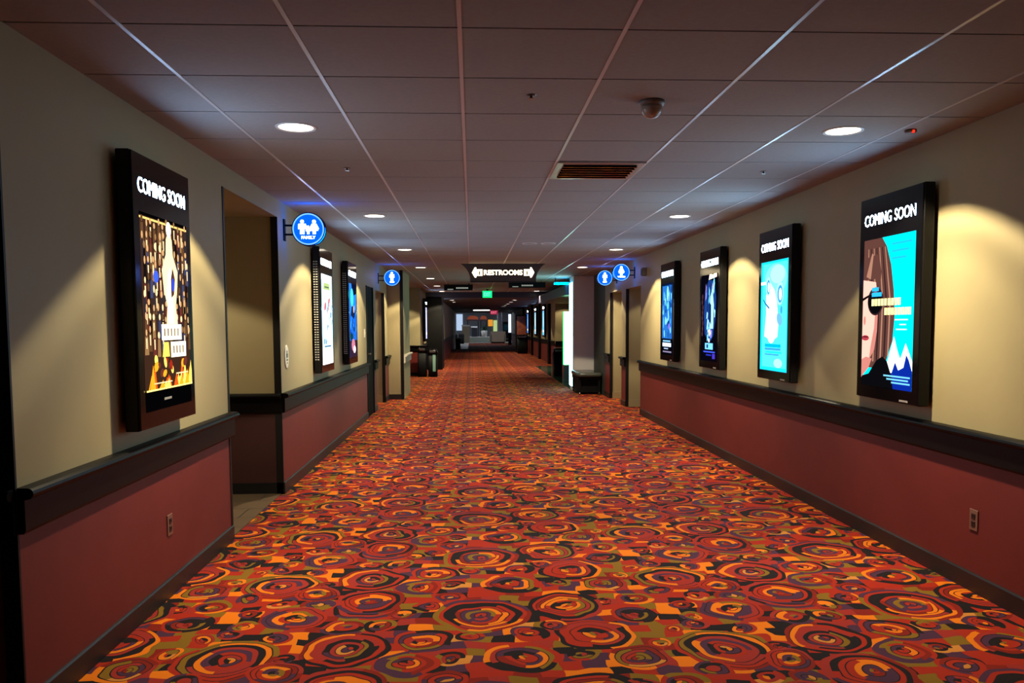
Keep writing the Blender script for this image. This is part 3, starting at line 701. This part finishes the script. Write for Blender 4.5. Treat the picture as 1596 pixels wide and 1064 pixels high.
# ------------------------------------------------------------------ ceiling fittings
def vent():
    x0, y0 = TX0 + TILE * VENT[0], TY0 + TILE * VENT[1]
    t = thing('air_vent', 'square chrome louvred air vent in the tiled ceiling', 'vent', (x0 + TILE / 2, y0 + TILE / 2, H - .012))
    h = TILE / 2 - .004
    m = MB()
    for a, b, c, d in ((-h, h, -h, -h + .05), (-h, h, h - .05, h), (-h, -h + .05, -h + .05, h - .05), (h - .05, h, -h + .05, h - .05)): m.box(a, b, c, d, 0, .012, pmat('satin_silver', (190, 188, 184), .28, metal=.7))
    m.build('frame', t, bevel=.003)
    MB().box(-h + .05, h - .05, -h + .05, h - .05, .010, .0125, BLACK).build('duct_panel', t)
    for k in range(6):
        y = -h + .075 + k * .082
        MB().prism_x([(y, -.012), (y + .030, .008), (y + .033, .006), (y + .004, -.014)], -h + .05, h - .05, CHROME).build('louvre', t)
vent()
t = thing('dome_camera', 'small grey ceiling dome hanging from a tile near the viewer', 'camera', (.885, 4.05, H))
MB().lathe([(.062, 0), (.064, -.012), (.056, -.022), (.05, -.024)], PLASTIC).build('mount_ring', t)
MB().lathe([(.05, -.024), (.05, -.045), (.043, -.062), (.028, -.076), (.010, -.082), (.001, -.083)], pmat('smoked_dome', (168, 156, 142), .25)).build('dome', t)
t = thing('ceiling_sensor', 'small ceiling sensor with a red light near the right wall', 'sensor', (2.48, 4.60, H))
MB().lathe([(.032, 0), (.033, -.010), (.026, -.018), (.001, -.019)], pmat('brown_sensor_plastic', (96, 74, 60), .5)).build('sensor_body', t)
MB().box(-.006, .006, -.034, -.022, -.02, -.006, emat((255, 40, 20), 2.5)).build('indicator_light', t)
for x, y, lab in ((.29, 3.96, 'tiny dark sprinkler head in the ceiling left of the dome'), (2.09, 5.86, 'small sprinkler head in the ceiling beyond the near right light'), (-.85, 5.80, 'small flat sprinkler head in the ceiling beyond the near left light')):
    t = thing('sprinkler_head', lab, 'sprinkler', (x, y, H + .002), 'ceiling sprinkler heads')
    MB().lathe([(.024, 0), (.025, -.003), (.012, -.005)], BROWN, n=20).build('escutcheon', t)
    MB().lathe([(.006, -.004), (.006, -.016), (.014, -.018), (.014, -.020)], STEEL, n=16).build('deflector', t)
for x, lab in ((.78, 'left one of two flat round speakers in the ceiling before the restrooms sign'), (1.03, 'right one of two flat round speakers in the ceiling before the restrooms sign')):
    t = thing('ceiling_speaker', lab, 'speaker', (x, 11.03, H), 'ceiling speakers')
    MB().lathe([(.10, 0), (.10, -.006), (.088, -.008), (.086, -.004)], TRIMW, caps=False).build('rim', t)
    MB().lathe([(.086, -.004), (.04, -.009), (.001, -.010)], PLASTIC, caps=False).build('grille', t)

# ------------------------------------------------------------------ small wall fittings
def outlet(x, sgn, y, z, label):
    t = thing('wall_outlet', label, 'outlet', (x, y, z), 'wall outlets')
    def bx(a, b, *r): return (min(sgn * a, sgn * b), max(sgn * a, sgn * b), *r)
    MB().box(*bx(0, .006, -.037, .037, -.058, .058), OUTM).build('plate', t, bevel=.003)
    for dz in (-.021, .021):
        r = MB().box(*bx(.006, .009, -.017, .017, dz - .015, dz + .015), pmat('dark_receptacle', (34, 22, 20), .4)).build('receptacle', t, bevel=.004)
        MB().box(*bx(.009, .0095, -.008, -.004, dz - .004, dz + .008), BLACK).box(*bx(.009, .0095, .004, .008, dz - .004, dz + .008), BLACK).build('slots', r)
outlet(XL, 1, 4.50, .39, 'brown double wall outlet on the red left wainscot')
outlet(XR, -1, 4.285, .394, 'brown double wall outlet on the red right wainscot')
t = thing('light_switch', 'ivory switch plate on the left wall beside the black door', 'switch', (XL, 12.80, 1.35))
MB().box(0, .007, -.06, .06, -.065, .065, IVORY).build('plate', t, bevel=.003)
for dy in (-.023, .023): MB().box(.007, .013, dy - .012, dy + .012, -.022, .022, IVORY).build('rocker', t, bevel=.002)
t = thing('restroom_plaque', 'small pale oval plaque with dark figures on the left wall beside the alcove', 'plaque', (XL - .003, 7.42, 1.195))
m = MB(); m.loft([[(d, .075 * s * math.cos(a), .105 * s * math.sin(a)) for a in [2 * PI * j / 40 for j in range(40)]] for d, s in ((0, 1), (.008, 1), (.011, .96))], IVORY); m.build('plate', t)
m = MB(); p = Plane2(m, (.0118, 0, 0), (0, 1, 0), (0, 0, 1), (1, 0, 0)); dk = pmat('dark_green_print', (70, 96, 84), .5)
for u in (-.022, .022): p.ell(u, .045, .010, .011, dk, 14); p.poly([(u - .016, .03), (u + .016, .03), (u + .012, -.01), (u - .012, -.01)], dk)
p.rect(-.03, -.035, .03, -.022, dk); p.rect(-.02, -.06, .02, -.05, dk); m.build('figures', t, fix=False)
t = thing('wall_speaker', 'small dark box high on the right wall between restroom sign and last poster', 'speaker', (XR, 12.83, 2.22))
MB().box(-.07, 0, -.06, .06, 0, .13, PLASTIC).build('speaker_case', t, bevel=.008); MB().box(-.074, -.069, -.048, .048, .012, .118, BLACK).build('grille', t)

# ------------------------------------------------------------------ bench, pillar light, bins
t = thing('bench', 'dark padded bench at the foot of the grey pillar', 'bench', (2.46, 17.63, 0))
hw, hd = .255, .62
m = MB()
def rrect(w, d, r, z, n=6):
    P = []
    for cx, cy, a0 in ((w - r, d - r, 0), (-w + r, d - r, PI / 2), (-w + r, -d + r, PI), (w - r, -d + r, 1.5 * PI)):
        for k in range(n + 1):
            a = a0 + PI / 2 * k / n; P.append((cx + r * math.cos(a), cy + r * math.sin(a), z))
    return P
m.loft([rrect(hw - .02, hd - .02, .05, .37), rrect(hw, hd, .06, .385), rrect(hw, hd, .06, .43), rrect(hw - .015, hd - .015, .055, .452), rrect(hw - .06, hd - .06, .03, .46)], pmat('dark_green_leather', (60, 64, 58), .25)); m.build('seat_pad', t)
MB().box(-hw + .02, hw - .02, -hd + .06, hd - .04, .30, .37, BLACK).build('apron', t)
MB().box(-hw + .05, hw - .05, -hd + .14, hd - .05, .04, .30, BLACK).build('base_panel', t)
for sx in (-1, 1):
    for sy in (-1, 1):
        l = MB().box(sx * (hw - .05) - .022, sx * (hw - .05) + .022, sy * (hd - .08) - .022, sy * (hd - .08) + .022, .045, .31, BLACK).build('leg', t, bevel=.004)
        MB().lathe([(.006, .05), (.02, .044), (.026, .026), (.02, .008), (.008, 0)], CHROME, (sx * (hw - .05), sy * (hd - .08), 0), n=18).build('ball_foot', l)
t = thing('light_box', 'tall white cyan lit box on the corridor side of the grey pillar', 'light box', (2.27, 18.63, .07))
MB().box(-.012, 0, -.30, .30, 0, 2.35, STEEL).build('panel_frame', t)
MB().box(-.020, -.012, -.29, .29, .01, 2.34, emat((176, 250, 255), 9.0)).build('lit_face', t)
t = thing('neon_tube', 'bright cyan light tube under the ceiling in front of the dark soffit at right', 'light', (2.1, 19.15, 2.42))
MB().lathe([(.012, -.18), (.024, -.17), (.024, .17), (.012, .18)], emat((0, 190, 255), 30), axis='X', n=14).build('tube', t)
for x in (-.15, .15): MB().box(x - .01, x + .01, -.01, .01, .02, H - 2.42, BLACK).build('hanger', t)
t = thing('display_panel', 'green white lit standing panel behind the pillar on a grey plinth', 'display', (2.50, 21.0, .006))
MB().box(-.16, .3, -.15, .25, 0, .43, pmat('grey_blue_laminate', (96, 116, 124), .35)).build('plinth', t, bevel=.01)
MB().box(-.16, .3, -.06, .06, .43, 1.80, BLACK).build('panel_case', t, bevel=.006)
MB().box(-.155, .295, -.066, -.06, .44, 1.79, emat((150, 255, 190), 7.0)).build('lit_face', t)
MB().box(-.166, -.16, -.055, .055, .44, 1.79, emat((0, 190, 60), 4)).build('edge_light', t)

def waste_bin(x, y, w, d, h, label, tray=True, stripe=False, group='black waste bins', z=0):
    t = thing('waste_bin', label, 'bin', (x, y, z), group)
    MB().loft([rrect(w / 2 - .02, d / 2 - .02, .04, .0), rrect(w / 2 - .01, d / 2 - .01, .05, .02), rrect(w / 2, d / 2, .05, h - .14)], BLACK).build('body', t)
    MB().loft([rrect(w / 2 + .012, d / 2 + .012, .055, h - .14), rrect(w / 2 + .012, d / 2 + .012, .055, h - .11), rrect(w / 2 - .02, d / 2 - .02, .05, h - .04), rrect(w / 2 - .07, d / 2 - .07, .04, h)], GLASS).build('lid', t)
    MB().box(-w / 2 + .05, w / 2 - .05, -d / 2 - .014, -d / 2 + .03, h - .105, h - .045, STEEL).build('flap', t, bevel=.006)
    if tray: MB().loft([rrect(w / 2 + .03, .13, .05, h), rrect(w / 2 + .05, .15, .06, h + .025), rrect(w / 2 + .04, .14, .06, h + .03)], GLASS).build('tray', t)
    if stripe: MB().box(w / 2 - .13, w / 2 - .05, -d / 2 - .004, -d / 2, .16, h - .16, pmat('pale_green_label', (150, 200, 180), .5)).build('label_stripe', t)
waste_bin(-1.42, 23.6, .26, .40, .86, 'black waste bin against the left wall end, left of a pair')
waste_bin(-1.12, 23.55, .27, .40, .80, 'black waste bin with a pale green stripe, right of a pair by the left wall', tray=False, stripe=True)
waste_bin(2.52, 23.4, .42, .44, .80, 'dark waste bin beside the green lit panel at right', tray=False, z=.006)
waste_bin(2.59, 42.2, .50, .50, .92, 'distant black waste bin at the far right wall', tray=False)
waste_bin(-.85, 50.5, .3, .4, .74, 'distant black waste bin at the end of the far left wall', tray=False)
waste_bin(-1.32, 63.0, .44, .44, .80, 'distant black waste bin in the lobby, left one of two', tray=False)
waste_bin(-.82, 64.5, .44, .44, .80, 'distant black waste bin in the lobby, right one of two', tray=False)

# ------------------------------------------------------------------ distant lobby
t = thing('vending_cabinet', 'tall rust brown cabinet behind the distant black bin on the right', 'cabinet', (2.62, 43.6, 0))
MB().box(-.30, .30, -.35, .35, 0, 2.0, BLACK).build('cabinet_body', t, bevel=.02); m = MB(); m.box(-.25, .25, -.357, -.35, .95, 1.92, pmat('rust_brown_panel', (130, 66, 40), .5, noise=.4, nscale=5)); m.build('front_panel', t)
t = thing('linear_light', 'distant bright white tube light across the dark ceiling', 'light', (.60, 50.0, 2.335))
MB().box(-.52, .52, -.05, .05, .04, .07, BLACK).build('housing', t); MB().box(-.50, .50, -.045, .045, 0, .04, emat((255, 255, 255), 4)).build('tube', t)
for x in (-3.5, .5, 4.5):
    for y in (63, 71, 79):
        if x > 4 and y > 75: continue
        t = thing('lobby_fill_light', 'unseen square lit panel added to light the distant lobby', 'light', (x, y, 3.2), 'added lobby light panels')  # panels out of view, added to brighten the lobby
        MB().box(-.6, .6, -.6, .6, -.03, 0, TRIMW).build('frame', t); MB().box(-.55, .55, -.55, .55, -.036, -.03, emat((225, 235, 255), 16)).build('diffuser', t)
struct(MB().box(-1.4, 3.15, 57.9, 58.1, 2.34, 3.2, pmat('pale_fascia', (190, 190, 200), .5)).build(next_trim()))
t = thing('kiosk', 'tall beige kiosk standing in the distant lobby', 'kiosk', (-.48, 68.5, 0))
MB().box(-.33, .30, -.3, .3, 0, 1.35, BEIGE).build('kiosk_body', t, bevel=.02); MB().box(-.36, .33, -.33, .33, 1.35, 1.48, pmat('white_laminate', (215, 212, 205), .4)).build('kiosk_top', t, bevel=.01)
t = thing('low_platform', 'long low pale platform in the distant lobby', 'platform', (.5, 70.0, 0))
MB().box(-1.1, 1.05, -.8, .8, 0, .42, pmat('mint_white_laminate', (186, 196, 180), .5)).build('platform_body', t, bevel=.02); MB().box(-1.12, 1.07, -.82, .82, .42, .46, pmat('white_laminate', (215, 212, 205), .4)).build('platform_top', t)
t = thing('sofa', 'boxy beige sofa in the distant lobby before the round column', 'sofa', (2.1, 66.6, 0))
MB().box(-.62, .62, -.42, .42, .08, .46, BEIGE).build('seat', t, bevel=.04); MB().box(-.62, .62, -.42, -.18, .40, .94, BEIGE).build('backrest', t, bevel=.04)
for sx in (-1, 1): MB().box(sx * .56 - .08, sx * .56 + .08, -.42, .42, .08, .70, BEIGE).build('armrest', t, bevel=.04)
MB().box(-.55, .55, -.36, .36, 0, .08, BLACK).build('plinth', t)
t = thing('side_table', 'low dark round table right of the distant sofa', 'table', (3.15, 63.5, 0))
MB().lathe([(.5, .34), (.52, .36), (.52, .39), (.5, .40)], BROWN).build('table_top', t); MB().lathe([(.28, 0), (.28, .02), (.05, .05), (.05, .34)], BROWN).build('pedestal', t)
t = thing('column', 'pale round column in the distant lobby behind the sofa', 'column', (2.35, 69.5, 0))
MB().lathe([(.20, 0), (.20, 3.2)], LOBBYW, n=28).build('shaft', t); MB().lathe([(.26, 0), (.26, .12), (.2, .16)], LOBBYW, n=28).build('foot', t)
t = thing('cash_counter', 'dark counter unit with a white top in the distant lobby', 'counter', (.22, 72.2, 0))
MB().box(-.24, .24, -.25, .25, 0, 1.24, pmat('dark_blue_laminate', (26, 28, 38), .4)).build('counter_body', t, bevel=.01); MB().box(-.27, .27, -.28, .28, 1.24, 1.36, pmat('white_laminate', (215, 212, 205), .4)).build('counter_top', t)
t = thing('potted_plant', 'dark leafy plant in a white pot in the distant lobby', 'plant', (1.07, 71.5, 0))
MB().lathe([(.20, .46), (.24, .50), (.27, .98), (.25, 1.0)], pmat('white_ceramic', (214, 208, 200), .35)).build('pot', t)
MB().box(-.26, .26, -.26, .26, 0, .46, BEIGE).build('pot_stand', t)
m = MB(); R = random.Random(4)
for k in range(60):
    a, e, l = R.uniform(0, 2 * PI), R.uniform(.2, 1.4), R.uniform(.35, .72)
    d = Vector((math.cos(a) * math.cos(e), math.sin(a) * math.cos(e), math.sin(e))); s = Vector((-math.sin(a), math.cos(a), 0)) * .05
    o = Vector((0, 0, .96)); m.face([o, o + d * l * .5 + s, o + d * l + Vector((0, 0, -.08)), o + d * l * .5 - s], LEAF)
m.build('foliage', t, fix=False)
for x0, x1, lab in ((-.42, .62, 'wide arched orange canopy over the distant lobby counter'), (.76, 1.36, 'smaller arched orange canopy beside the wide one in the lobby')):
    cx, w = (x0 + x1) / 2, (x1 - x0) / 2
    t = thing('canopy', lab, 'canopy', (cx, 74.0, 1.85), 'lobby canopies')
    P = [(-w, .12), (w, .12)] + [(w * math.cos(PI * k / 10), .12 + .34 * math.sin(PI * k / 10)) for k in range(1, 10)]
    MB().loft([[(x, -.4, z) for x, z in P], [(x, .4, z) for x, z in P]], ORANGE).build('fabric', t)
    MB().box(-w - .05, w + .05, -.42, .42, 0, .12, pmat('dark_maroon_band', (70, 24, 30), .6)).build('valance', t)
    for sx in (-w + .05, w - .05): MB().box(sx - .03, sx + .03, .1, .16, -1.85, 0, BLACK).build('post', t)
t = thing('orange_picture', 'tiny orange lit picture on the distant lobby wall', 'picture', (1.95, 85.98, 1.3)); MB().box(-.28, .28, -.05, 0, 0, .75, BLACK).build('frame', t); MB().box(-.25, .25, -.06, -.05, .03, .72, emat((230, 150, 50), 1)).build('image', t)
wn = struct(MB().box(2.25, 2.65, 85.94, 86, .8, 1.95, emat((200, 226, 150), .8)).build('window_1')); MB().box(2.2, 2.7, 85.92, 85.99, .75, .8, LOBBYW).build('window_sill', wn)
wn = struct(MB().box(-1.6, -.95, 85.94, 86, .9, 2.6, emat((190, 215, 245), .9)).build('window_2')); MB().box(-1.65, -.9, 85.92, 85.99, .85, .9, LOBBYW).build('window_sill', wn)
t = thing('standing_banner', 'tall white lit banner at the far right end before the lobby', 'banner', (2.80, 60.6, 0)); MB().box(-.12, .12, -.1, .1, 0, .9, BLACK).build('base', t); MB().box(-.10, .10, -.03, .03, .9, 2.25, emat((215, 228, 250), 1.6)).build('lit_sheet', t)
t = thing('dark_opening', 'black box for the dark opening in the distant lobby right of the column', 'cabinet', (3.0, 72.0, 0)); MB().box(-.28, .28, -.3, .3, 0, 1.75, BLACK).build('cabinet_body', t, bevel=.02); MB().box(-.2, .2, -.31, -.30, 1.0, 1.5, emat((20, 50, 60), .5)).build('opening_glow', t)  # black box stands in for a dark opening, with a faint glow added

# ------------------------------------------------------------------ world, camera, view
w = D.worlds.new('dim_world'); SC.world = w; w.use_nodes = True
w.node_tree.nodes['Background'].inputs[0].default_value = (.02, .02, .025, 1); w.node_tree.nodes['Background'].inputs[1].default_value = .2
yaw, pitch, roll = .0485, -.0725, -.005
F = Vector((math.sin(yaw) * math.cos(pitch), math.cos(yaw) * math.cos(pitch), math.sin(pitch)))
r0 = Vector((math.cos(yaw), -math.sin(yaw), 0)); u0 = r0.cross(F)
rr = r0 * math.cos(roll) + u0 * math.sin(roll); uu = -r0 * math.sin(roll) + u0 * math.cos(roll)
cam = D.cameras.new('camera'); co = D.objects.new('camera', cam); COL.objects.link(co)
M = Matrix((rr, uu, -F)).transposed().to_4x4(); M.translation = (0, 0, EYE); co.matrix_world = M
cam.sensor_fit = 'HORIZONTAL'; cam.sensor_width = 36; cam.lens = 36 * 1278.77 / 1596
cam.shift_y = (598.88 - 532) / 1596; cam.clip_end = 300; cam.clip_start = .02
SC.camera = co
SC.view_settings.view_transform = 'Standard'; SC.view_settings.look = 'None'; SC.view_settings.gamma = 1
SC.view_settings.use_curve_mapping = False; SC.view_settings.exposure = 0.0
cy = SC.cycles
cy.use_denoising = True
cy.max_bounces = 6; cy.diffuse_bounces = 4; cy.glossy_bounces = 3; cy.sample_clamp_indirect = 4.0
